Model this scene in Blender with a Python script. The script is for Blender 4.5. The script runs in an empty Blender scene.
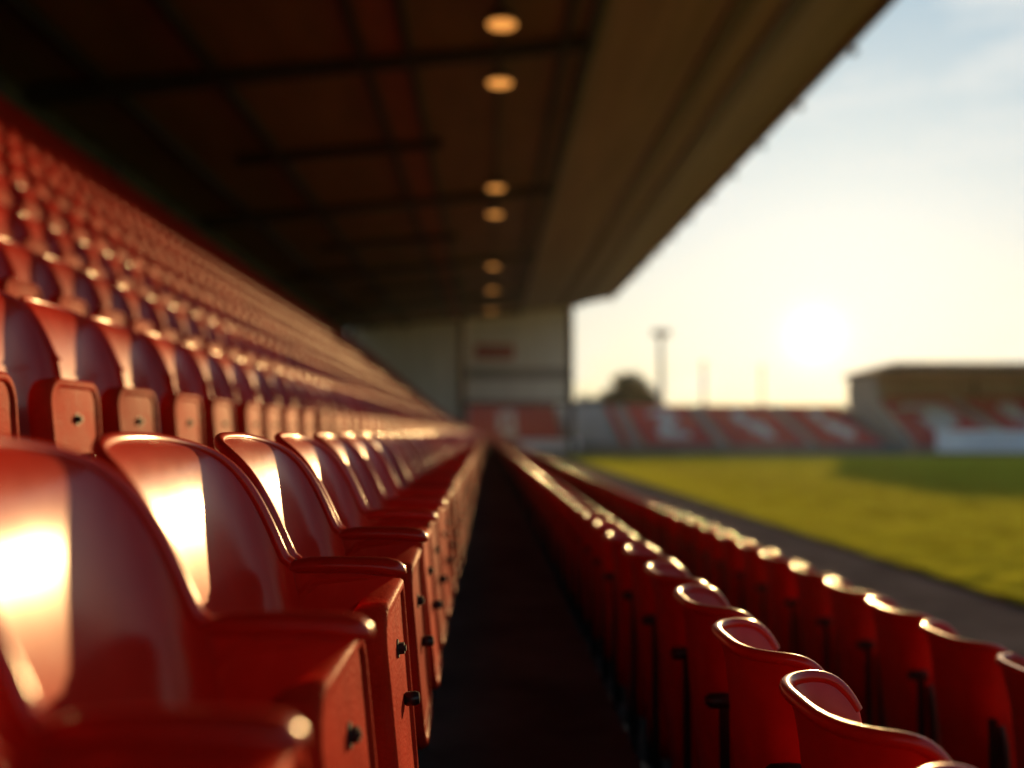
import bpy, bmesh, math, random
import numpy as np
from mathutils import Vector, Matrix
random.seed(7); rng = np.random.default_rng(7)
R = math.radians
sc = bpy.context.scene
COL = sc.collection
CZ = 1.75                      # camera height above the pitch

# ------------------------------------------------------------------ materials
def mat(name, base, rough=0.5, metal=0.0, var=0.0, scale=8.0, bump=0.0, bscale=40.0, coat=0.0, spec=0.5, rvar=0.0, coord='Object', stretch=(1,1,1), col2=None, coat_rough=0.1):
    m = bpy.data.materials.new(name); m.use_nodes = True
    nt = m.node_tree; n = nt.nodes; l = nt.links
    b = n['Principled BSDF']
    b.inputs['Base Color'].default_value = (*base, 1)
    b.inputs['Roughness'].default_value = rough
    b.inputs['Metallic'].default_value = metal
    b.inputs['Coat Weight'].default_value = coat
    b.inputs['Coat Roughness'].default_value = coat_rough
    b.inputs['Specular IOR Level'].default_value = spec
    if var or bump or rvar or col2:
        tc = n.new('ShaderNodeTexCoord'); mp = n.new('ShaderNodeMapping')
        mp.inputs['Scale'].default_value = stretch
        l.new(tc.outputs[coord], mp.inputs['Vector'])
        nz = n.new('ShaderNodeTexNoise'); nz.inputs['Scale'].default_value = scale
        nz.inputs['Detail'].default_value = 6; nz.inputs['Roughness'].default_value = 0.6
        l.new(mp.outputs[0], nz.inputs['Vector'])
        if var or col2:
            r = n.new('ShaderNodeValToRGB')
            lo = tuple(max(0, c*(1-var)) for c in base)
            hi = col2 if col2 else tuple(min(1, c*(1+var)) for c in base)
            r.color_ramp.elements[0].position = .32; r.color_ramp.elements[1].position = .68
            r.color_ramp.elements[0].color = (*lo, 1); r.color_ramp.elements[1].color = (*hi, 1)
            l.new(nz.outputs['Fac'], r.inputs['Fac']); l.new(r.outputs['Color'], b.inputs['Base Color'])
        if rvar:
            mr = n.new('ShaderNodeMapRange')
            mr.inputs['From Min'].default_value = .3; mr.inputs['From Max'].default_value = .7
            mr.inputs['To Min'].default_value = max(.02, rough-rvar); mr.inputs['To Max'].default_value = rough+rvar
            l.new(nz.outputs['Fac'], mr.inputs['Value']); l.new(mr.outputs[0], b.inputs['Roughness'])
        if bump:
            nb = n.new('ShaderNodeTexNoise'); nb.inputs['Scale'].default_value = bscale; nb.inputs['Detail'].default_value = 4
            l.new(mp.outputs[0], nb.inputs['Vector'])
            bp = n.new('ShaderNodeBump'); bp.inputs['Strength'].default_value = bump; bp.inputs['Distance'].default_value = .01
            l.new(nb.outputs['Fac'], bp.inputs['Height']); l.new(bp.outputs[0], b.inputs['Normal'])
    return m

def emit(name, c, s):
    m = bpy.data.materials.new(name); m.use_nodes = True
    b = m.node_tree.nodes['Principled BSDF']
    b.inputs['Base Color'].default_value = (*c, 1)
    b.inputs['Emission Color'].default_value = (*c, 1); b.inputs['Emission Strength'].default_value = s
    return m

M = {}
M['red'] = mat('red_plastic', (.45,.014,.006), .43, var=.16, scale=5, rvar=.09, bump=.10, bscale=16, coat=.60, coat_rough=.19, spec=.04)
for k_, v_ in (('Subsurface Weight',.22),('Subsurface Scale',.012)): M['red'].node_tree.nodes['Principled BSDF'].inputs[k_].default_value = v_
M['red'].node_tree.nodes['Principled BSDF'].inputs['Subsurface Radius'].default_value = (1,.12,.06)
M['red_matte'] = mat('red_plastic_grained', (.37,.020,.007), .5, var=.22, scale=7, rvar=.08, bump=.25, bscale=120, spec=.06)
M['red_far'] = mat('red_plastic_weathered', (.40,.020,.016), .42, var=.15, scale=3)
M['red_dim'] = mat('shaded_red_plastic', (.20,.014,.012), .6, var=.15, scale=3)  # darker copy of the far seats: corner block's shade put into the colour
M['black'] = mat('black_plastic', (.012,.012,.012), .35, var=.2, scale=30)
M['steel'] = mat('zinc_steel', (.55,.52,.47), .32, metal=1, var=.2, scale=60, bump=.2, bscale=90)
M['bolt'] = mat('dull_bolt', (.028,.022,.02), .6, var=.4, scale=90, spec=.25)
M['dark_steel'] = mat('dark_painted_steel', (.03,.03,.032), .5, var=.3, scale=12)
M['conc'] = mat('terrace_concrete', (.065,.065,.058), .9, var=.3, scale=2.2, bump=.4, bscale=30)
M['path'] = mat('path_gravel', (.30,.24,.185), .95, spec=.05, var=.3, scale=1.5, bump=.08, bscale=60)
M['ground'] = mat('ground_soil', (.13,.12,.085), .95, var=.3, scale=.2)
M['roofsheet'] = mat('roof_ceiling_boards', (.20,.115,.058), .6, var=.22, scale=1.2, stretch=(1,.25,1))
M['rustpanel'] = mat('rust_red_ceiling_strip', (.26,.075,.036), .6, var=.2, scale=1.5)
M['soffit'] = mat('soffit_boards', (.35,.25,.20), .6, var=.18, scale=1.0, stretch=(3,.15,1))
M['fascia'] = mat('fascia_metal', (.16,.12,.085), .6, var=.2, spec=.2)
M['beam'] = mat('beam_paint', (.022,.018,.015), .6, var=.25, scale=3)
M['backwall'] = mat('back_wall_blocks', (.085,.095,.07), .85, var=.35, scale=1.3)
M['white'] = mat('white_cladding', (.82,.82,.78), .6, var=.10, scale=.8, stretch=(2,1,.3))
M['greyband'] = mat('grey_band', (.28,.29,.29), .6, var=.12, scale=1)
M['sidewall'] = mat('rendered_wall', (.38,.32,.26), .8, var=.12, scale=.7)
M['greycon'] = mat('grey_concrete', (.20,.21,.21), .85, var=.2, scale=.7)
M['seatwhite'] = mat('white_seat_plastic', (.52,.52,.52), .45, var=.06)
M['stair'] = mat('pale_stair', (.42,.36,.36), .8, var=.1)
M['banner'] = mat('white_banner', (.74,.77,.84), .6, var=.06, scale=1)
M['bannerink'] = mat('grey_blue_print', (.45,.50,.62), .6)
M['signred'] = mat('red_sign', (.42,.06,.05), .5, var=.1)
M['lampglow'] = emit('warm_lamp_glow', (1.0,.40,.085), 0.62)
M['bark'] = mat('bark', (.09,.06,.04), .9, var=.3)
M['leaf'] = mat('leaf', (.035,.05,.016), .7, var=.4, scale=.6)
M['galv'] = mat('galvanised_mast', (.36,.36,.36), .5, metal=.5, var=.1)

# grass: mown stripes are faint, mottled clumps
def grass_mat():
    m = mat('mown_grass', (.07,.095,.016), 1.0, spec=.03)
    nt = m.node_tree; n = nt.nodes; l = nt.links; b = n['Principled BSDF']
    tc = n.new('ShaderNodeTexCoord')
    a = n.new('ShaderNodeTexNoise'); a.inputs['Scale'].default_value = .35; a.inputs['Detail'].default_value = 8; a.inputs['Roughness'].default_value = .7
    f = n.new('ShaderNodeTexNoise'); f.inputs['Scale'].default_value = 6; f.inputs['Detail'].default_value = 8; f.inputs['Roughness'].default_value = .75
    l.new(tc.outputs['Object'], a.inputs['Vector']); l.new(tc.outputs['Object'], f.inputs['Vector'])
    mx = n.new('ShaderNodeMath'); mx.operation = 'ADD'
    l.new(a.outputs['Fac'], mx.inputs[0]); l.new(f.outputs['Fac'], mx.inputs[1])
    r = n.new('ShaderNodeValToRGB')
    mr = n.new('ShaderNodeMapRange'); mr.inputs['From Min'].default_value = .75; mr.inputs['From Max'].default_value = 1.25
    l.new(mx.outputs[0], mr.inputs['Value']); l.new(mr.outputs[0], r.inputs['Fac'])
    r.color_ramp.elements[0].color = (.22,.205,.012,1); r.color_ramp.elements[1].color = (.52,.43,.028,1)
    l.new(r.outputs['Color'], b.inputs['Base Color'])
    bp = n.new('ShaderNodeBump'); bp.inputs['Strength'].default_value = 1.0; bp.inputs['Distance'].default_value = .06
    l.new(f.outputs['Fac'], bp.inputs['Height']); l.new(bp.outputs[0], b.inputs['Normal'])
    return m
M['grass'] = grass_mat()
def blade_mat():
    m = mat('grass_blades', (.27,.30,.022), .7, var=.45, scale=.9, spec=.3)
    nt = m.node_tree; n = nt.nodes; l = nt.links; b = n['Principled BSDF']; out = n['Material Output']
    tr = n.new('ShaderNodeBsdfTranslucent'); tr.inputs['Color'].default_value = (.46,.50,.045,1)
    mx = n.new('ShaderNodeMixShader'); mx.inputs[0].default_value = .45
    l.new(b.outputs[0], mx.inputs[1]); l.new(tr.outputs[0], mx.inputs[2]); l.new(mx.outputs[0], out.inputs['Surface'])
    return m
M['blade'] = blade_mat()

def make_diffuse(m):
    nt = m.node_tree; b = nt.nodes['Principled BSDF']; d = nt.nodes.new('ShaderNodeBsdfDiffuse'); d.inputs['Roughness'].default_value = .8
    for a_, b_ in (('Base Color','Color'),('Normal','Normal')):
        if b.inputs[a_].is_linked: nt.links.new(b.inputs[a_].links[0].from_socket, d.inputs[b_])
        elif a_ == 'Base Color': d.inputs['Color'].default_value = b.inputs[a_].default_value
    nt.links.new(d.outputs[0], nt.nodes['Material Output'].inputs['Surface'])
for k_ in ('grass','path','conc','ground','backwall','greycon','stair','sidewall'): make_diffuse(M[k_])
def weather(m, amount):
    nt = m.node_tree; n = nt.nodes; l = nt.links; b = n['Principled BSDF']
    oi = n.new('ShaderNodeObjectInfo'); hs = n.new('ShaderNodeHueSaturation')
    mr = n.new('ShaderNodeMapRange'); mr.inputs['To Min'].default_value = 1-amount; mr.inputs['To Max'].default_value = 1+amount
    l.new(oi.outputs['Random'], mr.inputs['Value']); l.new(mr.outputs[0], hs.inputs['Value'])
    src = b.inputs['Base Color'].links[0].from_socket; l.new(src, hs.inputs['Color'])
    # dusty runs and scuffs, stretched down the plastic
    tc = n.new('ShaderNodeTexCoord'); mp = n.new('ShaderNodeMapping'); mp.inputs['Scale'].default_value = (9,26,2.2)
    nz = n.new('ShaderNodeTexNoise'); nz.inputs['Scale'].default_value = 3; nz.inputs['Detail'].default_value = 8; nz.inputs['Roughness'].default_value = .7
    l.new(tc.outputs['Object'], mp.inputs['Vector']); l.new(mp.outputs[0], nz.inputs['Vector'])
    r = n.new('ShaderNodeMapRange'); r.inputs['From Min'].default_value = .56; r.inputs['From Max'].default_value = .80; r.inputs['To Max'].default_value = .12
    l.new(nz.outputs['Fac'], r.inputs['Value'])
    mx = n.new('ShaderNodeMixRGB'); mx.inputs['Color2'].default_value = (.42,.16,.11,1)
    l.new(r.outputs[0], mx.inputs['Fac']); l.new(hs.outputs[0], mx.inputs['Color1']); l.new(mx.outputs[0], b.inputs['Base Color'])
weather(M['red'], .24); weather(M['red_matte'], .20)
def grained(m, fac):                 # mostly diffuse, a little sheen
    nt = m.node_tree; b = nt.nodes['Principled BSDF']; d = nt.nodes.new('ShaderNodeBsdfDiffuse'); x = nt.nodes.new('ShaderNodeMixShader')
    nt.links.new(b.inputs['Base Color'].links[0].from_socket, d.inputs['Color']); nt.links.new(b.inputs['Normal'].links[0].from_socket, d.inputs['Normal'])
    lw = nt.nodes.new('ShaderNodeLayerWeight'); lw.inputs['Blend'].default_value = .5
    pw = nt.nodes.new('ShaderNodeMath'); pw.operation = 'POWER'; pw.inputs[1].default_value = 3.5; nt.links.new(lw.outputs['Facing'], pw.inputs[0])
    mr = nt.nodes.new('ShaderNodeMapRange'); mr.inputs['To Min'].default_value = fac; mr.inputs['To Max'].default_value = .75; nt.links.new(pw.outputs[0], mr.inputs['Value']); nt.links.new(mr.outputs[0], x.inputs[0])
    nt.links.new(d.outputs[0], x.inputs[1]); nt.links.new(b.outputs[0], x.inputs[2]); nt.links.new(x.outputs[0], nt.nodes['Material Output'].inputs['Surface'])
grained(M['red_matte'], .22)
# ------------------------------------------------------------------ helpers
def smooth(me, ang=35):
    me.polygons.foreach_set('use_smooth', [True]*len(me.polygons))
    me.set_sharp_from_angle(angle=R(ang)); me.update()

def mesh(name, v, f, mats, mi=None, ang=35):
    me = bpy.data.meshes.new(name); me.from_pydata([tuple(p) for p in v], [], [tuple(q) for q in f])
    for m in (mats if isinstance(mats, (list, tuple)) else [mats]): me.materials.append(M[m])
    if mi is not None: me.polygons.foreach_set('material_index', mi)
    bm = bmesh.new(); bm.from_mesh(me); bmesh.ops.recalc_face_normals(bm, faces=bm.faces); bm.to_mesh(me); bm.free()
    smooth(me, ang)
    return me

class MB:
    def __init__(s): s.v = []; s.f = []; s.m = []
    def add(s, v, f, mi=0):
        o = len(s.v); s.v += [tuple(p) for p in v]; s.f += [tuple(i+o for i in q) for q in f]; s.m += [mi]*len(f)
    def box(s, x0, x1, y0, y1, z0, z1, mi=0):
        v = [(x,y,z) for x in (x0,x1) for y in (y0,y1) for z in (z0,z1)]
        s.add(v, [(0,1,3,2),(4,6,7,5),(0,4,5,1),(2,3,7,6),(0,2,6,4),(1,5,7,3)], mi)
    def prism_y(s, prof, y0, y1, mi=0):          # prof: closed (x,z) polygon, swept along y
        n = len(prof)
        v = [(x,y0,z) for x,z in prof] + [(x,y1,z) for x,z in prof]
        f = [tuple(range(n)), tuple(range(2*n-1, n-1, -1))] + [(i,(i+1)%n,(i+1)%n+n,i+n) for i in range(n)]
        s.add(v, f, mi)
    def prism_x(s, prof, x0, x1, mi=0):          # prof: closed (y,z)
        n = len(prof)
        v = [(x0,y,z) for y,z in prof] + [(x1,y,z) for y,z in prof]
        f = [tuple(range(n)), tuple(range(2*n-1, n-1, -1))] + [(i,(i+1)%n,(i+1)%n+n,i+n) for i in range(n)]
        s.add(v, f, mi)
    def tube(s, pts, rad, n=10, mi=0, sx=1.0, up=(0,0,1)):
        pts = [Vector(p) for p in pts]; rings = []
        rs = rad if isinstance(rad, (list, tuple)) else [rad]*len(pts)
        for i, p in enumerate(pts):
            t = (pts[min(i+1, len(pts)-1)] - pts[max(i-1, 0)]).normalized()
            a = t.cross(Vector(up))
            if a.length < 1e-4: a = t.cross(Vector((1,0,0)))
            a.normalize(); b = a.cross(t).normalized()
            rings.append([p + (a*math.cos(k*2*math.pi/n)*sx + b*math.sin(k*2*math.pi/n))*rs[i] for k in range(n)])
        v = [q for r_ in rings for q in r_]; f = []
        for i in range(len(pts)-1):
            for k in range(n):
                f.append((i*n+k, i*n+(k+1)%n, (i+1)*n+(k+1)%n, (i+1)*n+k))
        f.append(tuple(range(n-1,-1,-1))); f.append(tuple((len(pts)-1)*n+k for k in range(n)))
        s.add(v, f, mi)
    def mesh(s, name, mats, ang=35): return mesh(name, s.v, s.f, mats, s.m, ang)
    def obj(s, name, mats, parent=None, loc=(0,0,0), ang=35, kind=None):
        return link(name, s.mesh(name, mats, ang), parent, loc, kind)

def link(name, me, parent=None, loc=(0,0,0), kind=None):
    o = bpy.data.objects.new(name, me); COL.objects.link(o)
    if parent is not None: o.parent = parent
    o.location = loc
    if kind: o['kind'] = kind
    return o
def tag(o, label, cat, group=None):
    o['label'] = label; o['category'] = cat
    if group: o['group'] = group
    return o
def thing(name, label, cat, loc=(0,0,0), group=None):
    o = bpy.data.objects.new(name, None); COL.objects.link(o); o.location = loc; o.empty_display_size = .1
    return tag(o, label, cat, group)
def zr(z): return z + CZ        # heights given relative to the lens

# ------------------------------------------------------------------ seat geometry (local: faces +x, width along y, z=0 tread)
def shell_mb(nu, nv, halfw, depth, p, ztop, zfun, zbot, th, recl, lip, liprings, lipw, amax=90, dish=.012, flare=0, fdec=.045, curl=0):
    """curved one-piece back: superellipse plan, rim height zfun(x); lip = rolled bead along the rim"""
    mb = MB()
    plan = []
    dense = []
    for i in range(401):
        a = R(-amax + 2*amax*i/400)
        s, c = math.sin(a), math.cos(a)
        dense.append((depth*(1-max(c,0)**(2/p)), halfw*math.copysign(abs(s)**(2/p), s)))
    L = [0]
    for i in range(1, 401):
        L.append(L[-1] + math.hypot(dense[i][0]-dense[i-1][0], dense[i][1]-dense[i-1][1], zfun(*dense[i])-zfun(*dense[i-1])))
    j = 0
    for k in range(nu+1):
        t = L[-1]*k/nu
        while j < 399 and L[j+1] < t: j += 1
        q = (t-L[j])/max(1e-9, L[j+1]-L[j]); q = min(1, max(0, q))
        plan.append(tuple(dense[j][c]*(1-q)+dense[j+1][c]*q for c in (0,1)))
    def P(k, v):
        x, y = plan[k]; zt = zfun(x, y)
        z = zt + (zbot-zt)*v**1.6
        g = (ztop-z)/(ztop-zbot)
        x2 = x + .24*(1-math.exp(-recl*max(0, ztop-z)/.24))
        x2 += curl*(1-math.exp(-max(0, ztop-.004-z)/.030))
        if flare:
            q = flare*math.exp(-(zt-z)/fdec)
            (xa, ya), (xb, yb) = plan[max(k-1,0)], plan[min(k+1,nu)]
            tx, ty = xb-xa, yb-ya; tl = math.hypot(tx, ty)
            x2 += -ty/tl*q; y += tx/tl*q
        x2 += -dish*math.sin(math.pi*min(1, g*1.15))*(1-x/depth)      # lumbar dish
        return Vector((x2, y*(1-.05*g), z))
    inner = [[P(k, v/nv) for v in range(nv+1)] for k in range(nu+1)]
    outer = []
    for k in range(nu+1):
        col = []
        for v in range(nv+1):
            du = inner[min(k+1,nu)][v]-inner[max(k-1,0)][v]
            dv = inner[k][min(v+1,nv)]-inner[k][max(v-1,0)]
            n = du.cross(dv).normalized()
            if n.x < 0 and abs(plan[k][1]) < halfw*.7: n = -n
            if abs(plan[k][1]) >= halfw*.7 and n.y*plan[k][1] > 0: n = -n
            col.append(inner[k][v]-n*th)
        outer.append(col)
    W = nv+1
    v = [q for c in inner for q in c] + [q for c in outer for q in c]; O = (nu+1)*W; f = []
    for k in range(nu):
        for t in range(nv):
            f.append((k*W+t, k*W+t+1, (k+1)*W+t+1, (k+1)*W+t))
            f.append((O+k*W+t, O+(k+1)*W+t, O+(k+1)*W+t+1, O+k*W+t+1))
        f.append((k*W, (k+1)*W, O+(k+1)*W, O+k*W)); f.append((k*W+nv, O+k*W+nv, O+(k+1)*W+nv, (k+1)*W+nv))
    for t in range(nv):
        f.append((t, O+t, O+t+1, t+1)); f.append((nu*W+t, nu*W+t+1, O+nu*W+t+1, O+nu*W+t))
    mb.add(v, f)
    if lip:
        pts = [(inner[k][0]*(1-lipw)+outer[k][0]*lipw) for k in range(nu+1)]
        mb.tube(pts, lip, liprings, sx=1.0)
    return mb

def rim_left(x, y=0):                       # tub: arch that falls to arm height as the wings come forward
    k = .018
    a = .947 - .030*(abs(y)/.243)**2.6 - .200*(max(x,0)/.0715)**2.9; b = .742
    m = max(a, b); return m + k*math.log(math.exp((a-m)/k)+math.exp((b-m)/k)) - .003
def rim_right(x, y=0):
    return .85 - .062*(max(x,0)/.13)**5

def rrect(w_top, w_bot, z0, z1, r, n):
    pts = []
    for cx, cz, a0 in ((w_top/2-r, z1-r, 0), (-w_top/2+r, z1-r, 90), (-w_bot/2+r, z0+r, 180), (w_bot/2-r, z0+r, 270)):
        for i in range(n+1):
            a = R(a0+90*i/n); pts.append((cx+r*math.cos(a), cz+r*math.sin(a)))
    return pts
def pan_mb(x0, x1, w_top, w_bot, z0, z1, r=.062, n=6, low=False, zl=0):
    """tip-up seat pan folded upright: soft edged slab with a raised border on its underside"""
    base = rrect(w_top, w_bot, z0, z1, r, n); cz = (z0+z1)/2
    def ring(s_, x):
        out = []
        for y, z in base:
            d = math.hypot(y, z-cz); k = 1 - s_/max(d, .02)
            out.append((x + .010*math.cos(min(1,abs(y)/(w_top/2))*math.pi/2), y*k, cz+(z-cz)*k))
        return out
    if low: spec = [(.012,x0),(0,x0+.014),(0,x1-.012),(.010,x1),(.026,x1),(.030,x1-.006)]
    else: spec = [(.03,x0-.004),(.012,x0),(.003,x0+.006),(0,x0+.016),(0,x1-.016),(.003,x1-.006),(.008,x1-.001),(.012,x1),(.022,x1),(.026,x1-.002),(.030,x1-.007),(.05,x1-.007)]
    v = []; N = len(base)
    for s_, x in spec: v += ring(s_, x)
    f = []
    for k in range(len(spec)-1):
        for i in range(N): f.append((k*N+i, k*N+(i+1)%N, (k+1)*N+(i+1)%N, (k+1)*N+i))
    f.append(tuple(range(N-1,-1,-1))); f.append(tuple((len(spec)-1)*N+i for i in range(N)))
    mb = MB(); mb.add(v, f); return mb

def arm_rail_mb(low=False):
    mb = MB(); y = .25
    n = 8 if low else 16
    pts = []; rad = []
    xe = .078 + .034 + .24*(1-math.exp(-.34*.208/.24))
    path = [(xe-.020,.726),(xe-.004,.7300),(xe+.012,.7330),(xe+.030,.7350),(.25,.7355),(.30,.734),(.325,.732),(.340,.729),(.350,.724),(.356,.719)]
    rr =   [.003,          .0085,            .0120,            .0138,      .0140,      .0145,     .0155,      .0150,      .0115,     .004]
    if low: path = path[1::2]+[path[-1]]; rr = rr[1::2]+[rr[-1]]
    mb.tube([(x,y,z) for x,z in path], rr, n, sx=1.35, up=(0,0,1))
    return mb
def arm_panel_mb(low=False):
    mb = MB(); y = .25
    prof = [(.20,.30),(.250,.30),(.257,.33),(.257,.66),(.300,.690),(.338,.715),(.338,.735),(.20,.737),(.166,.734),(.160,.72),(.18,.60)]
    n = len(prof); t = .0085
    v = [(x,y-t,z) for x,z in prof]+[(x,y+t,z) for x,z in prof]
    mb.add(v, [tuple(range(n)), tuple(range(2*n-1,n-1,-1))]+[(i,(i+1)%n,(i+1)%n+n,i+n) for i in range(n)])
    if not low:                      # moulded border that curves down along the shell
        mb.tube([(.170,y,.56),(.176,y,.64),(.190,y,.690),(.214,y,.712),(.25,y,.7165),(.32,y,.718)], [.004,.0105,.0115,.0115,.0115,.008], 8, sx=1.1)
    return mb
def bolt_mb(x, y, z, r=.011, h=.010):
    mb = MB()
    def disc(rr, xa, xb, n):
        v = [(xa, y+rr*math.cos(2*math.pi*k/n), z+rr*math.sin(2*math.pi*k/n)) for k in range(n)]
        v += [(xb, a[1], a[2]) for a in v]
        mb.add(v, [tuple(range(n)), tuple(range(2*n-1,n-1,-1))]+[(k,(k+1)%n,(k+1)%n+n,k+n) for k in range(n)])
    disc(r*1.5, x-.002, x+.003, 16); disc(r, x+.002, x+.003+h, 6); disc(r*.5, x+h, x+.006+h, 10)
    return mb
def knob_mb(x0, x1, y, z, r):
    mb = MB()
    mb.tube([(x0,y,z),(x0+(x1-x0)*.15,y,z),(x0+(x1-x0)*.7,y,z),(x1-.001,y,z),(x1,y,z)], [r*.8,r,r,r*.78,r*.4], 14)
    return mb
def leg_mb(x, y, ztop):
    mb = MB(); mb.box(x-.022, x+.022, y-.012, y+.012, .008, ztop); mb.box(x-.05, x+.05, y-.04, y+.04, 0, .0079)
    return mb

PX0, PX1 = .262, .322         # folded pan, left-bank seat
SHL = dict(halfw=.243, depth=.078, p=3.2, ztop=.95, zfun=rim_left, zbot=.40, th=.007, recl=.34, dish=.0, curl=.034)
SHR = dict(halfw=.162, depth=.130, p=3.4, ztop=.85, zfun=rim_right, zbot=.16, th=.007, recl=.10, flare=.020, fdec=.05)
def right_lip(mb_args, nu, n):
    pass
ME = {}
ME['L_back'] = shell_mb(64, 22, lip=.0092, liprings=10, lipw=.5, **SHL).mesh('backrest', 'red', 50)
ME['L_pan'] = pan_mb(PX0, PX1, .40, .36, .27, .672).mesh('seat_pan', 'red_matte', 45)
ME['L_rail'] = arm_rail_mb().mesh('armrest', 'red', 50)
ME['L_side'] = arm_panel_mb().mesh('side_panel', 'red', 30)
ME['L_bolt'] = bolt_mb(PX1-.004, 0, .565).mesh('bolt', 'bolt', 30)
ME['U_pan'] = pan_mb(PX0, PX1, .345, .315, .27, .672).mesh('seat_pan', 'red_matte', 45)
ME['L_knob'] = knob_mb(PX1-.004, PX1+.024, .06, .46, .013).mesh('knob', 'black', 40)
ME['L_leg'] = leg_mb(.25, .25, .30).mesh('leg', 'dark_steel', 30)
# right rows: wide rolled rim
def right_back(nu, nv, n):
    mb = shell_mb(nu, nv, lip=.0122, liprings=n, lipw=.9, **SHR)
    return mb
ME['R_back'] = right_back(56, 18, 12).mesh('backrest', 'red', 50)
ME['R_pan'] = pan_mb(.22, .27, .29, .27, .24, .63).mesh('seat_pan', 'red_matte', 45)
kb = knob_mb(0,1,0,0,1)
def r_knob():
    mb = MB(); mb.tube([(.052,.25,.655),(.03,.25,.655),(-.004,.25,.655),(-.014,.25,.655)], [.017,.019,.017,.009], 14); return mb
ME['R_knob'] = r_knob().mesh('pivot_knob', 'black', 40)
def r_bar():
    mb = MB(); mb.box(.020, .040, .239, .261, .008, .645); mb.box(-.03,.09,.205,.295,0,.0079); return mb
ME['R_bar'] = r_bar().mesh('support_bar', 'black', 30)
def r_strap(sg):
    mb = MB(); mb.tube([(.096,sg*.168,.60),(.10,sg*.172,.54),(.105,sg*.178,.40),(.107,sg*.180,.02),(.107,sg*.180,0)], [.010,.017,.018,.018,.018], 8, sx=.8, up=(1,0,0)); return mb
ME['R_strap_a'] = r_strap(1).mesh('side_bracket', 'black', 40)
ME['R_strap_b'] = r_strap(-1).mesh('side_bracket', 'black', 40)

# one-mesh versions for seats far along the rows
def join_low(side, fine):
    mb = MB(); arms = side == 'L'
    def put(src, mi): mb.add(src.v, src.f, mi)
    if side in 'LU':
        put(shell_mb(24 if fine else 12, 8 if fine else 4, lip=.0105, liprings=5, lipw=.5, **SHL), 0)
        pq = pan_mb(PX0, PX1, .40 if arms else .345, .36 if arms else .315, .27, .672, n=3 if fine else 1, low=True)
        pq.v = [(a_+.030-.0787*(c_-.27), b_-(.09 if arms else 0), c_) for a_, b_, c_ in pq.v]
        put(pq, 2)
        if arms: put(arm_rail_mb(True), 0); put(arm_panel_mb(True), 0)
        if fine: put(bolt_mb(PX1-.004, 0, .565), 1); put(leg_mb(.25,.25,.30), 1)
    else:
        put(shell_mb(22 if fine else 12, 6 if fine else 3, lip=.0122, liprings=6, lipw=.9, **SHR), 0)
        put(pan_mb(.22,.27,.29,.27,.24,.63, n=3 if fine else 1, low=True), 2)
        put(r_bar(), 1)
        if fine: put(r_knob(), 1); put(r_strap(1), 1); put(r_strap(-1), 1)
    return mb
LOW = {s: join_low(s, False) for s in 'LUR'}
ME['L_far'] = join_low('L', True).mesh('tip_up_seat', ['red','dark_steel','red_matte'], 50)
ME['U_far'] = join_low('U', True).mesh('tip_up_seat', ['red','dark_steel','red_matte'], 50)
ME['R_far'] = join_low('R', True).mesh('tip_up_seat', ['red','black','red_matte'], 50)

# ------------------------------------------------------------------ rows
# (side, x of the back top, z of the tread relative to the lens, phase along y)
ROWS = [('L', -.485, -.95, .39)]
panx = [-1.09,-1.95,-2.82,-3.69,-4.56,-5.43,-6.30,-7.17,-8.04,-8.91]
pant = [.14,.635,1.20,1.84,2.52,3.22,3.93,4.65,5.37,6.08]
ph = [.19,.23,.31,.12,.27,.05,.33,.18,.41,.22]
for a, b, c in zip(panx, pant, ph): ROWS.append(('U', a-.322, b-.672, c))
ROWS_R = [('R', .528, -.43-.85, .10), ('R', 1.502, -.66-.85, .28)]
YEND = 72.5
ORD = 'first second third fourth fifth sixth seventh eighth ninth tenth eleventh twelfth thirteenth fourteenth fifteenth sixteenth seventeenth eighteenth nineteenth twentieth'.split()
TENS = {2:'twenty',3:'thirty',4:'forty',5:'fifty'}
def ordinal(n):
    if n <= 20: return ORD[n-1]
    return TENS[n//10].replace('y','ieth') if n%10 == 0 else TENS[n//10]+'-'+ORD[n%10-1]
ROWNAME = ['lowest row of the bank'] + ['%s row up the bank' % ORD[k] for k in range(1, 10)] + ['topmost row of the bank']
RNAME = ['row beside the aisle', 'row nearest the grass']

cand = []; stuff = []
allrows = [(i,)+r for i, r in enumerate(ROWS)] + [(100+i,)+r for i, r in enumerate(ROWS_R)]
for rid, side, bx, fz, p0 in allrows:
    k = -8
    while True:
        y = p0 + .5*k; k += 1
        if y > YEND: break
        if y < -3.2: continue
        # does any of it show in the frame?
        vis = False
        for dx, dy, dz in ((.35,.25,.70),(.35,.16,.6),(0,0,.92),(.2,.25,.7),(.15,.24,.8)):
            d = y+dy
            if d < .3: continue
            u = 487+1000*(bx+dx)/d; w = 432-1000*(fz+dz)/d
            if -2 < u < 1026 and -5 < w < (860 if rid == 0 else 800): vis = True
        if vis: cand.append((y if side != 'R' else y*.92, rid, side, bx, fz, y))
        else: stuff.append((rid, side, bx, fz, y))
cand.sort()
near = cand[:298]; stuff += [c[1:] for c in cand[298:]]
count = {}
near.sort(key=lambda c: (c[1], c[5]))
SEAT_GROUP_L = 'red seats on the raked bank left of the aisle'
SEAT_GROUP_R = 'red seats seen from behind between aisle and pitch'
def jitter(y, rid):
    r_ = random.Random(int(y*100)*131+rid)
    return (r_.uniform(-.006,.006), r_.uniform(-.004,.004), R(r_.uniform(-1.1,1.1)))
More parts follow.
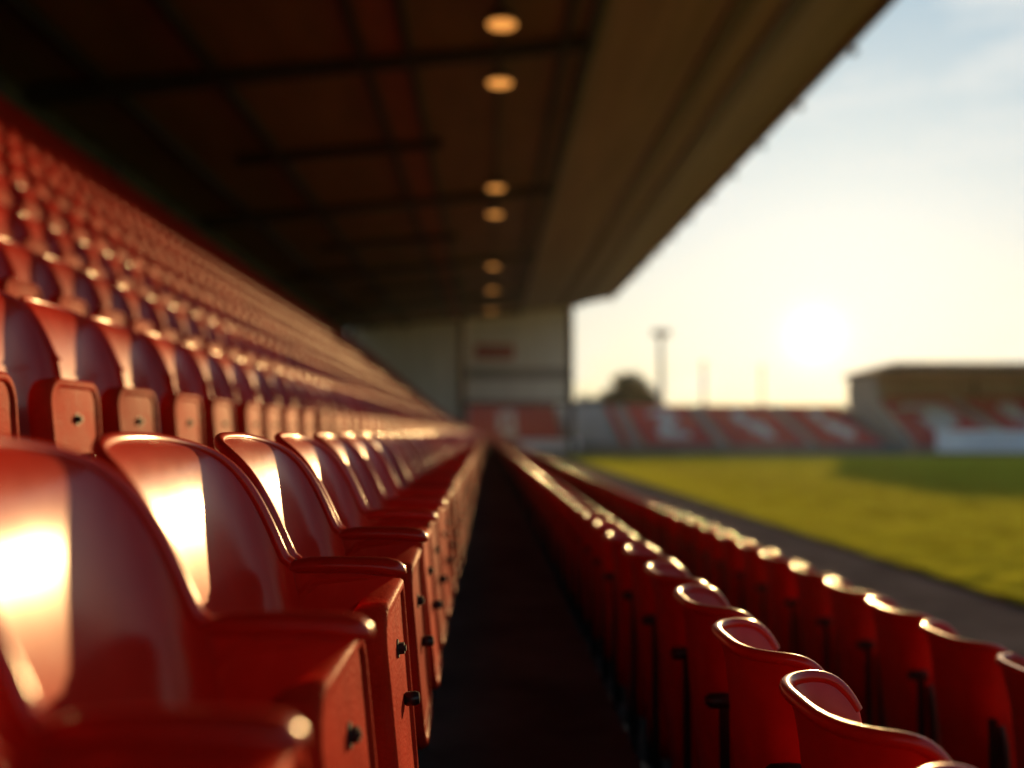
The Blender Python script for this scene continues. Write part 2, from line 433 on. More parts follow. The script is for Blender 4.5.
for _, rid, side, bx, fz, y in near:
    count[rid] = n = count.get(rid, 0)+1
    jx, jy, jr = jitter(y, rid)
    if side != 'R':
        lab = ('red seat with arms, %s from the camera in %s' if side == 'L' else 'red tip-up seat, %s from the camera in %s') % (ordinal(n), ROWNAME[rid])
        grp = SEAT_GROUP_L
    else:
        lab = 'red seat seen from behind, %s from the camera in %s' % (ordinal(n), RNAME[rid-100])
        grp = SEAT_GROUP_R
    if rid == 0 and y < .5: jy += .10
    loc = (bx+jx, y+jy, zr(fz))
    if y < 9.0:
        t = thing('tip_up_seat', lab, 'seat', loc, grp)
        if side != 'R':
            link('backrest', ME['L_back'], t)
            pn = link('seat_pan', ME[side+'_pan'], t)
            a = R(random.Random(int(y*1000)+rid).uniform(-6.5,-2.5))
            pn.rotation_euler = (0, a, 0); pn.location = (.030 + .3*(1-math.cos(a)) - .27*math.sin(a), -.09 if side == 'L' else 0, .27*(1-math.cos(a))+.3*math.sin(a))
            link('bolt', ME['L_bolt'], pn); link('knob', ME['L_knob'], pn)
            if side == 'L': ar = link('armrest', ME['L_rail'], t); link('side_panel', ME['L_side'], ar)
            link('leg', ME['L_leg'], t)
        else:
            link('backrest', ME['R_back'], t); link('seat_pan', ME['R_pan'], t)
            link('pivot_knob', ME['R_knob'], t); link('support_bar', ME['R_bar'], t)
            link('side_bracket', ME['R_strap_a'], t); link('side_bracket', ME['R_strap_b'], t)
        t.rotation_euler.z = jr
    else:
        o = link('tip_up_seat', ME[side+'_far'], None, loc); tag(o, lab, 'seat', grp); o.rotation_euler.z = jr

def seat_mass(name, items, label):
    V = []; F = []; MI = []; off = 0
    base = {}
    for s_ in 'LUR':
        lv = np.array(LOW[s_].v, dtype=np.float32)
        base[s_] = (lv, LOW[s_].f, LOW[s_].m)
    loops = []; starts = []; totals = []; nl = 0
    pre = {s_: (np.concatenate([np.array(q) for q in base[s_][1]]), np.array([len(q) for q in base[s_][1]]), np.array(base[s_][2])) for s_ in 'LUR'}
    for rid, side, bx, fz, y in items:
        jx, jy, jr = jitter(y, rid)
        lv = base[side][0]; c, s_ = math.cos(jr), math.sin(jr)
        P = np.empty_like(lv)
        P[:,0] = lv[:,0]*c-lv[:,1]*s_+bx+jx; P[:,1] = lv[:,0]*s_+lv[:,1]*c+y+jy; P[:,2] = lv[:,2]+zr(fz)
        V.append(P); lo, cnt, mi = pre[side]
        loops.append(lo+off); totals.append(cnt); MI.append(mi); off += len(lv)
    V = np.concatenate(V); loops = np.concatenate(loops); totals = np.concatenate(totals); MI = np.concatenate(MI)
    starts = np.concatenate([[0], np.cumsum(totals)[:-1]])
    me = bpy.data.meshes.new(name)
    me.vertices.add(len(V)); me.vertices.foreach_set('co', V.ravel())
    me.loops.add(len(loops)); me.loops.foreach_set('vertex_index', loops.astype(np.int32))
    me.polygons.add(len(totals)); me.polygons.foreach_set('loop_start', starts.astype(np.int32))
    me.polygons.foreach_set('loop_total', totals.astype(np.int32)) if False else None
    me.materials.append(M['red']); me.materials.append(M['black']); me.materials.append(M['red_matte'])
    me.update(calc_edges=True); me.validate()
    me.polygons.foreach_set('material_index', MI.astype(np.int32))
    me.polygons.foreach_set('use_smooth', [True]*len(totals)); me.set_sharp_from_angle(angle=R(50)); me.update()
    o = link(name, me); tag(o, label, 'seats'); o['kind'] = 'stuff'
    return o
seat_mass('distant_seats', stuff, 'mass of red seats merging into bright streaks at the far end of the rows')

# ------------------------------------------------------------------ terrace, path, pitch, ground
def struct(o): o['kind'] = 'structure'; return o
prof = []
edges = []          # (front x, tread z), from the pitch upward
edges.append((2.35, -1.51)); edges.append((1.30, -1.28)); edges.append((.44, -.95))
for i in range(1, len(ROWS)):
    edges.append((ROWS[i-1][1]-.075, ROWS[i][2]))
pts = [(2.35, -1.78)]
for x, z in edges:
    if pts[-1][0] != x: pts.append((x, pts[-1][1]))
    pts.append((x, z))
pts.append((-10.2, edges[-1][1])); pts.append((-10.2, -1.78))
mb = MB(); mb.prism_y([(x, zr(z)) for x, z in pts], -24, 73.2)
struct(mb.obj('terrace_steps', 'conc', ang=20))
mb = MB(); mb.box(2.35, 5.25, -40, 75.5, zr(-1.80), zr(-1.735)); struct(mb.obj('gravel_path', 'path'))
mb = MB(); mb.box(5.25, 5.33, -40, 73.4, zr(-1.80), zr(-1.728)); struct(mb.obj('path_kerb', 'greycon'))
mb = MB(); mb.add([(-400,-200,-.06),(500,-200,-.06),(500,900,-.06),(-400,900,-.06)], [(0,1,2,3)]); struct(mb.obj('ground', 'ground'))
# pitch: one gently uneven sheet
nx, ny = 120, 160
xs = np.concatenate([np.linspace(5.33, 12, 60), np.linspace(12.4, 75, 60)]); ys = np.concatenate([np.linspace(-25, 5, 30), np.linspace(5.3, 26, 90), np.linspace(27, 73.4, 40)])
V = []
for y in ys:
    for x in xs:
        h = .012*math.sin(x*1.7+y*.6)+.010*math.sin(y*1.3-x*.8)+.012*math.sin(x*4.1+1.3*math.sin(y*2.3))*math.sin(y*3.7)
        e = min(1, (x-5.33)/.15)
        V.append((x, y, .012+.03*e+h*.5*e))
F = [(j*nx+i, j*nx+i+1, (j+1)*nx+i+1, (j+1)*nx+i) for j in range(ny-1) for i in range(nx-1)]
struct(link('pitch', mesh('pitch', V, F, 'grass', ang=180)))
# grass blades along the near touchline
def blades():
    N = 330000
    d = 1/(1/7.5 + (1/72.0-1/7.5)*rng.random(N)); d = np.where(rng.random(N) < .35, 7.5+rng.random(N)*65, d)
    y = d
    x = np.where(rng.random(N) < .25, 5.30 + np.abs(rng.normal(0, .9, N)), 5.3 + (.64*d+1-5.3)*rng.random(N))
    keep = (x < 5.25+60) & (x > 5.28) & (y < 73.2)
    x, y, d = x[keep], y[keep], d[keep]; N = len(x)
    k = np.clip(d/14, 1, 4.0)
    cl = np.sin(x*5.3+2*np.sin(y*1.9))*np.sin(y*4.1+1.2*np.sin(x*2.7))
    h = (.03+.03*rng.random(N))*(1+.6*np.clip(cl,-.4,1)) + .03*np.exp(-(x-5.3)/.12)*rng.random(N)
    a = rng.random(N)*math.tau; w = (.006+.004*rng.random(N))*k
    lx, ly = rng.normal(0,.018,N), rng.normal(0,.018,N)
    P = np.empty((N,3,3), np.float32)
    P[:,0] = np.stack([x-np.cos(a)*w, y-np.sin(a)*w, np.full(N,.02)], 1)
    P[:,1] = np.stack([x+np.cos(a)*w, y+np.sin(a)*w, np.full(N,.02)], 1)
    P[:,2] = np.stack([x+lx, y+ly, .03+h], 1)
    me = bpy.data.meshes.new('grass'); n = N*3
    me.vertices.add(n); me.vertices.foreach_set('co', P.ravel())
    me.loops.add(n); me.loops.foreach_set('vertex_index', np.arange(n, dtype=np.int32))
    me.polygons.add(N); me.polygons.foreach_set('loop_start', np.arange(0, n, 3, dtype=np.int32))
    me.materials.append(M['blade']); me.update(calc_edges=True); me.validate()
    o = link('grass', me); tag(o, 'short green grass covering the sunlit pitch', 'grass'); o['kind'] = 'stuff'
blades()

# ------------------------------------------------------------------ roof over the bank
RY0, RY1 = -26, 74.75
def roofz(x):
    P = [(-10.3, 7.62), (-8.9, 7.75), (0, 8.60), (6.4, 9.40), (9.25, 10.05)]
    for (a, za), (b, zb) in zip(P, P[1:]):
        if x <= b: return za+(zb-za)*(x-a)/(b-a)
    return P[-1][1]
roof = thing('stand_roof', 'dark brown cantilever roof with beams sheltering the bank of red seats', 'roof', (0, 20, zr(8.5)))
def rp(x, z): return (x, z-8.5)
def slab(name, xs, m, t=.18, drop=0):
    mb = MB(); top = [(x, roofz(x)+t-8.5) for x in reversed(xs)]; bot = [(x, roofz(x)-drop-8.5) for x in xs]
    mb.prism_y(bot+top, RY0-20, RY1-20); return mb.obj(name, m, roof, ang=15)
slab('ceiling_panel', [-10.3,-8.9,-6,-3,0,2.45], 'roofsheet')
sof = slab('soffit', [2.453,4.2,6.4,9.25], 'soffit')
mb = MB()                                   # board joints of the soffit: thin battens proud of it
for x in np.arange(2.9, 9.1, .55):
    w = .035
    mb.prism_y([(x-w, roofz(x-w)-.018-8.5),(x+w, roofz(x+w)-.018-8.5),(x+w, roofz(x+w)-.002-8.5),(x-w, roofz(x-w)-.002-8.5)], RY0-20, RY1-20.05)
mb.obj('soffit_battens', 'soffit', sof)
mb = MB()
for x0, x1, d in ((5.25,5.75,.10),(6.55,7.05,.13)):
    mb.prism_y([(x0,roofz(x0)-d-8.5),(x1,roofz(x1)-d-8.5),(x1,roofz(x1)-.02-8.5),(x0,roofz(x0)-.02-8.5)], RY0-20, RY1-20.1)
mb.obj('service_duct', 'fascia', roof)
mb = MB(); mb.prism_y([(9.253,10.05-.22-8.5),(9.36,10.05-.20-8.5),(9.36,10.05+.34-8.5),(9.253,10.05+.34-8.5)], RY0-20, RY1-20)
fa = mb.obj('fascia', 'fascia', roof)
for y in (8.5, 22.0, 35.5, 49.0, 62.0):
    mb = MB(); t = .42
    mb.prism_y([(-10.1,roofz(-10.1)-t-8.5),(2.44,roofz(2.44)-t*.75-8.5),(2.44,roofz(2.44)-.002-8.5),(-10.1,roofz(-10.1)-.002-8.5)], y-20-.11, y-20+.11)
    mb.obj('cross_beam', 'beam', roof)
for y in (15.2, 28.5, 42.2, 55.5):
    mb = MB(); t = .30
    mb.prism_y([(-7.2,roofz(-7.2)-t-8.5),(-1.3,roofz(-1.3)-t-8.5),(-1.3,roofz(-1.3)-.002-8.5),(-7.2,roofz(-7.2)-.002-8.5)], y-20-.08, y-20+.08)
    mb.obj('short_beam', 'beam', roof)
for x, w, t in ((-6.0,.10,.26),(-2.75,.08,.24),(-1.75,.07,.20),(1.72,.07,.2),(2.30,.10,.30),(-8.4,.1,.26)):
    mb = MB(); mb.prism_y([(x-w,roofz(x-w)-t-8.5),(x+w,roofz(x+w)-t-8.5),(x+w,roofz(x+w)-.003-8.5),(x-w,roofz(x-w)-.003-8.5)], RY0-20+.1, RY1-20.1)
    mb.obj('purlin', 'beam', roof)
mb = MB(); mb.prism_y([(-2.66,roofz(-2.66)-.03-8.5),(-1.83,roofz(-1.83)-.03-8.5),(-1.83,roofz(-1.83)-.004-8.5),(-2.66,roofz(-2.66)-.004-8.5)], RY0-20+.1, RY1-20.1)
mb.obj('ceiling_strip', 'rustpanel', roof)
mb = MB(); mb.tube([(.25,RY0-20+.2,roofz(.25)-.10-8.5),(.25,RY1-20.2,roofz(.25)-.10-8.5)], .05, 8); mb.obj('conduit', 'beam', roof)
# small fittings hung under the eave
mb0 = MB(); mb0.box(-.02,.02,-.02,.02,-.12,.0); mb0.prism_y([(-.09,-.22),(.06,-.26),(.10,-.13),(-.06,-.11)], -.10, .10)
fit = mb0.mesh('eave_fitting', 'dark_steel')
for y in (16.5,20.8,25.0,29.4,33.5,37.4,41.3,45.5,49.8,54.0,58.2,62.4):
    link('eave_fitting', fit, roof, (9.40, y-20, 10.05-.12-8.5))

# lamps hung along the conduit
def lathe(prof, n=24):
    mb = MB(); v = []; f = []
    for r_, z in prof: v += [(r_*math.cos(k*math.tau/n), r_*math.sin(k*math.tau/n), z) for k in range(n)]
    for i in range(len(prof)-1):
        for k in range(n): f.append((i*n+k, i*n+(k+1)%n, (i+1)*n+(k+1)%n, (i+1)*n+k))
    f.append(tuple(range(n))); f.append(tuple((len(prof)-1)*n+k for k in range(n)))
    mb.add(v, f); return mb
shade = lathe([(.30,-.02),(.33,-.03),(.32,.05),(.20,.20),(.06,.25),(.03,.30)]).mesh('lamp_shade', 'dark_steel')
disc = lathe([(.29,-.03),(.27,-.045),(.05,-.05)]).mesh('lamp_disc', 'lampglow')
LN = ['lit round lamp nearest the camera, at the top edge under the roof','lit round lamp second along the dark roof, just past a cross beam','lit round lamp third along the roof, before the middle beam','lit round lamp fourth along the roof, after the middle beam','lit round lamp fifth along the roof line','lit round lamp sixth along the roof, second from the far wall','lit round lamp farthest along the roof, closest to the white end wall']
zl = roofz(.25)-.15-.30
for lb, py in zip(LN, (16,77,185,212,265,289,310)):
    d = zl*1000/(432-py)
    t = thing('round_lamp', lb, 'lamp', (.29, d, zr(zl)), 'round lamps hung in a line under the roof')
    link('lamp_shade', shade, t); link('lamp_disc', disc, t)

# back wall behind the top row, near gable out of sight behind the camera
bw = thing('back_wall', 'dim grey green wall between the topmost seats and the roof', 'wall', (-10.4, 24, 0))
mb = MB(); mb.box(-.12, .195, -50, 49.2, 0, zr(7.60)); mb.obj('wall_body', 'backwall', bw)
for k in range(14):
    mb = MB(); y = -44+k*6.75; mb.box(.197, .34, y-.16, y+.16, zr(5.3), zr(7.3)); mb.obj('pier', 'beam', bw)

# end wall of the stand: white cladding between dark columns
ew = thing('end_wall', 'white clad end wall with grey band closing the far end under the roof', 'wall', (0, 74.3, 0))
def wallpoly(x0, x1, z0, top=True, zt=None):
    return [(x0, zr(z0)), (x1, zr(z0)), (x1, zr(roofz(x1)-.01 if zt is None else zt)), (x0, zr(roofz(x0)-.01 if zt is None else zt))]
mb = MB()
for x0, x1 in ((-9.9,-2.06),(-1.60,6.02)):
    if x0 < -5: mb.prism_y(wallpoly(x0,x1,-1.75), -.08, .08)
    else:
        mb.prism_y(wallpoly(x0,x1,4.72), -.08, .08)
mb.obj('white_panel', 'white', ew)
mb = MB(); mb.box(-1.60,6.02,-.06,.10,zr(3.95),zr(4.715)); mb.obj('grey_band', 'greyband', ew)
mb = MB(); mb.box(-1.60,6.02,-.08,.08,zr(2.30),zr(3.945)); mb.obj('lower_panel', 'white', ew)
for x, w in ((-1.83,.225),(6.24,.215),(-10.1,.2)):
    mb = MB(); mb.box(x-w,x+w,-.2,.2,0,zr(roofz(x-w)-.02)); mb.obj('column', 'dark_steel', ew)
mb = MB(); mb.box(-1.60,6.02,-.12,.14,zr(2.0),zr(2.295)); mb.obj('bottom_rail', 'dark_steel', ew)
sg = thing('wall_sign', 'small blurred red and white sign on the white end wall', 'sign', (.55, 74.2, zr(5.95)))
mb = MB(); mb.box(-1.45,1.45,-.06,0,-.55,.55); mb.obj('sign_board', 'signred', sg)
mb = MB()
for k in range(5): mb.box(-1.15+k*.48,-.83+k*.48,-.075,-.062,-.16,.16)
mb.obj('lettering', 'stair', sg)

# ------------------------------------------------------------------ stand behind the far goal
YB, YT = 77.0, 88.6; NR = 14
ZB, ZT = -1.15, 2.15
GL = {'a': ["01110","11110","00111","01110","01100","11110","11111"],
      'b': ["01100","11100","11000","11110","01111","01111","00111"],
      'c': ["01100","11100","11000","11100","01110","01111","00110"],
      'o': ["01110","11111","11011","11011","11011","11111","01110"],
      'q': ["01111","11111","00111","01111","01110","01100","01100"]}
def bank(name, parent, x0, x1, glyphs, ox, seat_w=.5, m='red_far'):
    """raked rows of small seats; a few are white and make the big pale figure"""
    mb = MB()
    ns = int((x1-x0)/seat_w); dy = (YT-YB)/NR; dz = (ZT-ZB)/NR
    for r_ in range(NR):
        y = YB+r_*dy+.35; z = zr(ZB+r_*dz)
        for c in range(ns):
            x = x0+.25+c*seat_w; mi = 0
            for g, gx, gw in glyphs:
                u = (x-gx)/gw+.5
                if 0 <= u < 1 and 2 <= r_ < 12:
                    row = GL[g][min(6, int((11.99-r_)/10*7))]
                    if row[int(u*5)] == '1': mi = 1
            mb.add([(x-.22-ox,y,z+.05),(x+.22-ox,y,z+.05),(x+.22-ox,y+.10,z+.44),(x-.22-ox,y+.10,z+.44),(x-.22-ox,y+.16,z+.42),(x+.22-ox,y+.16,z+.42),(x-.22-ox,y+.10,z+.05),(x+.22-ox,y+.10,z+.05)],
                   [(0,1,2,3),(3,2,5,4),(4,5,7,6),(0,3,4,6),(1,7,5,2)], mi)
    o = mb.obj(name, [m, 'seatwhite' if m == 'red_far' else 'greyband'], parent, kind='stuff'); return o  # shaded corner block gets a grey figure instead of white
def steps(parent, name, x0, x1, m, off=0.0, step=True):
    mb = MB(); dy = (YT-YB)/NR; dz = (ZT-ZB)/NR
    pr = [(YB-.5, zr(-1.78)), (YB-.5, zr(ZB)+off)]
    for r_ in range(NR): pr += [(YB+r_*dy, zr(ZB+r_*dz)+off), (YB+(r_+1)*dy, zr(ZB+r_*dz)+off)]
    pr += [(YT, zr(ZT)+off-.02), (YT+.6, zr(ZT)+off-.02), (YT+.6, zr(-1.78))]
    out = []
    for q in pr:
        if not out or (abs(out[-1][0]-q[0])+abs(out[-1][1]-q[1])) > 1e-6: out.append(q)
    if off: out = [(y-.04, z) for y, z in out]
    mb.prism_x(out, x0, x1, 0); return mb.obj(name, m, parent, ang=20)
es = thing('end_stand', 'low uncovered stand of red seats with white figures behind the pitch', 'grandstand', (0,0,0))
steps(es, 'terrace', 10.2, 32.3, 'greycon')
for a, b, gl in ((10.55,11.35,[]),(12.25,18.1,[('a',15.1,2.2)]),(19.0,25.0,[('b',22.0,2.2)]),(25.95,31.2,[('c',28.8,2.2)])):
    bank('seat_block', es, a, b, gl, 0)
for x in (11.75, 18.55, 25.45): steps(es, 'stairway', x-.36, x+.36, 'stair', .06)
mb = MB(); mb.box(10.2, 32.3, YT+.61, YT+.85, 0, zr(2.42)); mb.obj('rear_wall', 'greycon', es)
mb = MB(); mb.box(10.2, 32.3, YB-.72, YB-.51, 0, zr(-1.0)); mb.obj('front_wall', 'greycon', es)

cs = thing('corner_stand', 'dim corner block of red seats below the white end wall', 'grandstand', (0,0,0))
steps(cs, 'terrace', -4.0, 6.3, 'greycon')
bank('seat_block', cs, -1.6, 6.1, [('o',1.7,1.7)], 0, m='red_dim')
mb = MB(); mb.box(-2.0, 6.3, YT+.61, YT+.85, 0, zr(4.6)); mb.obj('rear_wall', 'greycon', cs)
hb = thing('pitchside_board', 'pale blue white board low in front of the dim corner seats', 'board', (4.7, 75.9, 0))
mb = MB(); mb.box(-2.3, 2.3, -.03, .03, .35, 1.18); mb.obj('board_face', 'banner', hb)
mb = MB()
for x in (-2.0,0,2.0): mb.box(x-.05,x+.05,.032,.1,0,1.1)
mb.obj('board_posts', 'dark_steel', hb)
gw = thing('corner_wall', 'plain grey concrete wall filling the gap between corner and end stands', 'wall', (8.25, 80, 0))
mb = MB(); mb.prism_x([(-3.6,0),(-3.6,.9),(8.0,zr(2.35)),(8.4,zr(2.35)),(8.4,0)], -1.9, 1.9); mb.obj('wall_body', 'greycon', gw)
mb = MB(); mb.box(-1.9,1.9,8.402,8.6,0,zr(2.75)); mb.obj('rear_parapet', 'greycon', gw)

ZT = 2.95
rs = thing('covered_stand', 'covered stand with flat roof and red seats at the right', 'grandstand', (0,0,0))
steps(rs, 'terrace', 32.95, 70, 'greycon')
bank('seat_block', rs, 33.3, 41.2, [('q',37.6,4.2)], 0); bank('seat_block', rs, 42.3, 50, [('b',46,3.4)], 0); bank('seat_block', rs, 51.2, 69.5, [], 0)
steps(rs, 'stairway', 41.3, 42.2, 'stair', .06); steps(rs, 'stairway', 50.1, 51.1, 'stair', .06)
mb = MB(); mb.box(32.95, 70, YT+.61, YT+.85, 0, zr(4.75)); mb.obj('rear_wall', 'sidewall', rs)
mb = MB(); mb.prism_x([(YB-.7,0),(YB-.7,zr(-.9)),(82.6,zr(2.3)),(83.2,zr(4.75)),(YT+.85,zr(4.62)),(YT+.85,0)], 32.55, 32.947); mb.obj('side_wall', 'sidewall', rs)
mb = MB(); mb.prism_x([(78.4,zr(4.96)),(89.9,zr(4.78)),(89.9,zr(5.0)),(78.4,zr(5.42))], 32.3, 70.5); rr_ = mb.obj('roof', 'fascia', rs); mb = MB(); mb.box(32.2, 70.6, 78.20, 78.397, zr(4.93), zr(5.48)); mb.prism_x([(78.2,zr(5.484)),(90,zr(5.06)),(90,zr(5.10)),(78.2,zr(5.54))], 32.2, 70.6); mb.obj('roof_edge', 'dark_steel', rr_)
for x in (44, 57, 68):
    mb = MB(); mb.box(x-.12,x+.12,YT+.3,YT+.6,0,zr(4.77)); mb.obj('column', 'dark_steel', rs)
bn = thing('white_banner', 'long white banner hung along the front of the covered stand', 'banner', (38.6, 76.1, 0))
mb = MB(); mb.box(-4.1,4.1,-.03,.03,.22,1.85); mb.obj('banner_cloth', 'banner', bn)
mb = MB(); mb.box(-4.1,4.1,.032,.09,0,.30); mb.box(-1.9,-1.7,.032,.09,.30,1.8); mb.box(2.0,2.2,.032,.09,.30,1.8); mb.obj('banner_frame', 'dark_steel', bn)
mb = MB(); mb.box(-2.0,3.4,-.036,-.031,1.0,1.25); mb.box(-.8,2.6,-.036,-.031,.62,.82); mb.obj('print', 'bannerink', bn)

# ------------------------------------------------------------------ beyond: trees, mast, poles
def tree(name, label, x, y, ztop, rad, n=2600, group=None):
    t = thing(name, label, 'tree', (x, y, -.05), group)
    mb = MB(); H = ztop
    mb.tube([(0,0,0),(.05,0,H*.25),(.0,.1,H*.5),(.1,0,H*.8)], [.28,.22,.16,.05], 8)
    for k in range(6):
        a = k*1.05; mb.tube([(0,0,H*(.35+.06*k)),(rad*.3*math.cos(a),rad*.3*math.sin(a),H*(.48+.06*k)),(rad*.6*math.cos(a),rad*.6*math.sin(a),H*(.55+.06*k))],[.1,.07,.02],6)
    mb.obj('trunk', 'bark', t)
    cl = []
    for k in range(90):
        d = rng.normal(0, 1, 3); d /= np.linalg.norm(d); q = rng.uniform(.1, 1)**.45
        tp = 1-.55*max(0, d[2]*q)
        cl.append((d[0]*rad*q*tp, d[1]*rad*q*tp, H*.58+d[2]*H*.36*q, rng.uniform(.16,.30)*rad))
    V = []; F = []
    for k in range(n):
        c = cl[rng.integers(len(cl))]; d = rng.normal(0, 1, 3); d /= np.linalg.norm(d); d *= c[3]*rng.uniform(.4,1.25)
        p = np.array(c[:3])+d; u = rng.normal(0,1,3); u /= np.linalg.norm(u); w_ = np.cross(u, rng.normal(0,1,3)); w_ /= np.linalg.norm(w_)
        s_ = rng.uniform(.16,.36); o = len(V)
        V += [p-u*s_, p+w_*s_*.5, p+u*s_, p-w_*s_*.5]; F.append((o,o+1,o+2,o+3))
    mb = MB(); mb.add(V, F); mb.obj('crown', 'leaf', t, ang=180)
tree('broadleaf_tree', 'dark rounded tree showing above the grey corner wall', 17.0, 120, zr(7.3), 3.7, 8000)
tree('broadleaf_tree', 'low dark tree top beside the right edge of the white end wall', 11.6, 118, zr(4.4), 2.4, 3500)
def mast(name, label, px, ytop, d, r0, head):
    x = (px-487)/1000*d; h = zr((432-ytop)/1000*d)
    t = thing(name, label, 'mast' if head else 'pole', (x, d, -.06))
    mb = MB(); mb.tube([(0,0,0),(0,0,h)], [r0, r0*.6], 10); mb.obj('pole', 'galv', t)
    if head:
        mb = MB(); mb.box(-1.0,1.0,-.25,-.1,h-.1,h+.0)
        for k in range(4): mb.prism_x([(-.6,h+.05),(-.3,h-.15+.0),(-.2,h+.5),(-.5,h+.6)], -1.0+k*.52, -.6+k*.52)
        mb.obj('lamp_head', 'dark_steel', t)
    else:
        mb = MB(); mb.box(-.4,.4,-.12,.12,h-.05,h+.18); mb.obj('top_bracket', 'galv', t)
mast('floodlight_mast', 'tall pale floodlight mast with lamp head behind the low stand', 662, 334, 112, .42, True)
mast('distant_pole', 'faint pole just right of the floodlight mast', 705, 362, 125, .28, False)
mast('distant_pole', 'faint pole between the floodlight mast and the sun', 764, 366, 130, .26, False)

# ------------------------------------------------------------------ light, sky, camera
AZ, EL = R(20.8), R(7.3)
sd = Vector((math.sin(AZ)*math.cos(EL), math.cos(AZ)*math.cos(EL), math.sin(EL)))
sun = bpy.data.lights.new('sun', 'SUN'); sun.energy = 3.3; sun.angle = R(.53); sun.color = (1.0,.60,.24)
so = bpy.data.objects.new('sun', sun); COL.objects.link(so); so.rotation_euler = (-sd).to_track_quat('-Z','Y').to_euler(); so.location = sd*200

w = bpy.data.worlds.new('World'); sc.world = w; w.use_nodes = True
nt = w.node_tree; n = nt.nodes; l = nt.links
bg = n['Background']; bg.inputs['Strength'].default_value = .203
sky = n.new('ShaderNodeTexSky'); sky.sky_type = 'NISHITA'; sky.sun_disc = False
sky.sun_elevation = R(5.6); sky.sun_rotation = R(19.5); sky.altitude = 50; sky.air_density = 1.0; sky.dust_density = .8; sky.ozone_density = 2.6
def vm(op, a, b):
    q = n.new('ShaderNodeVectorMath'); q.operation = op
    for i_, t in enumerate((a, b)):
        if isinstance(t, tuple): q.inputs[i_].default_value = t
        else: l.new(t, q.inputs[i_])
    return q.outputs[0]
# soft shoulder so that the aureole keeps its colour, and a warmer belt near the horizon
KS = (.26,.26,.26)
skc = vm('DIVIDE', sky.outputs['Color'], vm('ADD', vm('MULTIPLY', sky.outputs['Color'], KS), (1,1,1)))
geo = n.new('ShaderNodeTexCoord'); sx = n.new('ShaderNodeSeparateXYZ'); l.new(geo.outputs['Generated'], sx.inputs[0])
belt = n.new('ShaderNodeValToRGB'); e = belt.color_ramp.elements
e[0].position = 0.0; e[0].color = (1,.89,.64,1); e[1].position = .42; e[1].color = (.86,1.03,1.08,1)
e3 = e.new(.075); e3.color = (1,.965,.86,1)
e2 = e.new(.20); e2.color = (.95,1,.99,1)
l.new(sx.outputs['Z'], belt.inputs['Fac'])
skb = vm('MULTIPLY', skc, belt.outputs['Color'])
# forward-scatter aureole round the low sun
ga, ge = R(18.3), R(5.2)
dt = n.new('ShaderNodeVectorMath'); dt.operation = 'DOT_PRODUCT'; l.new(geo.outputs['Generated'], dt.inputs[0])
dt.inputs[1].default_value = (math.sin(ga)*math.cos(ge), math.cos(ga)*math.cos(ge), math.sin(ge))
def lobe(power, col):
    p = n.new('ShaderNodeMath'); p.operation = 'POWER'; p.use_clamp = True; l.new(dt.outputs['Value'], p.inputs[0]); p.inputs[1].default_value = power
    q = n.new('ShaderNodeMixRGB'); q.inputs['Color1'].default_value = (0,0,0,1); q.inputs['Color2'].default_value = (*col,1); l.new(p.outputs[0], q.inputs['Fac']); return q.outputs[0]
skf = vm('ADD', vm('ADD', skb, lobe(3600, (2.2,2.0,1.6))), lobe(160, (.20,.13,.05)))
CLOUD = (9.4,3.3,.9)
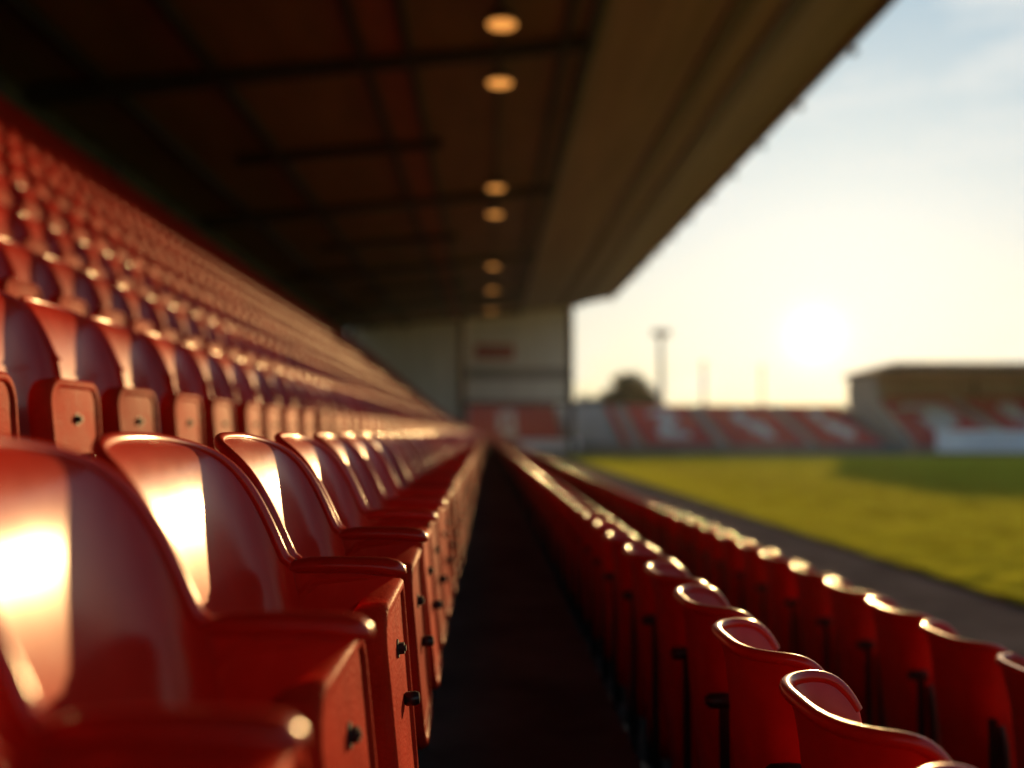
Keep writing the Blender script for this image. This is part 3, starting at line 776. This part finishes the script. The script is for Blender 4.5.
# thin clouds
tc = n.new('ShaderNodeTexCoord'); mp = n.new('ShaderNodeMapping'); mp.inputs['Scale'].default_value = (1.6,1.6,6.0); mp.inputs['Location'].default_value = CLOUD
cn = n.new('ShaderNodeTexNoise'); cn.inputs['Scale'].default_value = 2.6; cn.inputs['Detail'].default_value = 7; cn.inputs['Roughness'].default_value = .55
l.new(tc.outputs['Generated'], mp.inputs['Vector']); l.new(mp.outputs[0], cn.inputs['Vector'])
cr = n.new('ShaderNodeValToRGB'); cr.color_ramp.elements[0].position = .52; cr.color_ramp.elements[1].position = .68
cr.color_ramp.elements[0].color = (0,0,0,1); cr.color_ramp.elements[1].color = (.62,.62,.62,1)
l.new(cn.outputs['Fac'], cr.inputs['Fac'])
mx = n.new('ShaderNodeMixRGB'); mx.inputs['Color2'].default_value = (2.75,2.7,2.5,1)
l.new(cr.outputs['Color'], mx.inputs['Fac']); l.new(skf, mx.inputs['Color1']); l.new(mx.outputs[0], bg.inputs['Color'])

hz = bpy.data.materials.new('flare_haze'); hz.use_nodes = True
ht = hz.node_tree; ht.nodes.remove(ht.nodes['Principled BSDF'])
pv = ht.nodes.new('ShaderNodeVolumePrincipled'); pv.inputs['Density'].default_value = .000065; pv.inputs['Anisotropy'].default_value = .78; pv.inputs['Color'].default_value = (.95,.92,.88,1)
ht.links.new(pv.outputs[0], ht.nodes['Material Output'].inputs['Volume'])
M['haze'] = hz
mb = MB(); mb.box(-404,504,-204,904,-1.1,18)  # added volume, stands in for the warm sun flare over the far stands
hb_ = mb.obj('haze', 'haze'); hb_['kind'] = 'stuff'; tag(hb_, 'thin warm haze added to veil the far stands like sun flare', 'haze')
cam = bpy.data.cameras.new('camera'); co = bpy.data.objects.new('camera', cam); COL.objects.link(co)
co.location = (0,0,CZ); co.rotation_euler = (R(90)+math.atan(48/1000), 0, -math.atan(25/1000))
cam.sensor_width = 36; cam.lens = 36*1000/1024; cam.clip_start = .02; cam.clip_end = 3000
cam.dof.use_dof = True; cam.dof.focus_distance = 1.78; cam.dof.aperture_fstop = 1.2
sc.camera = co
sc.view_settings.view_transform = 'Standard'; sc.view_settings.look = 'None'; sc.view_settings.gamma = 1; sc.view_settings.exposure = 0.75
sc.cycles.use_denoising = True
sc.cycles.max_bounces = 8; sc.cycles.diffuse_bounces = 4; sc.cycles.glossy_bounces = 4
sc.cycles.sample_clamp_indirect = 8
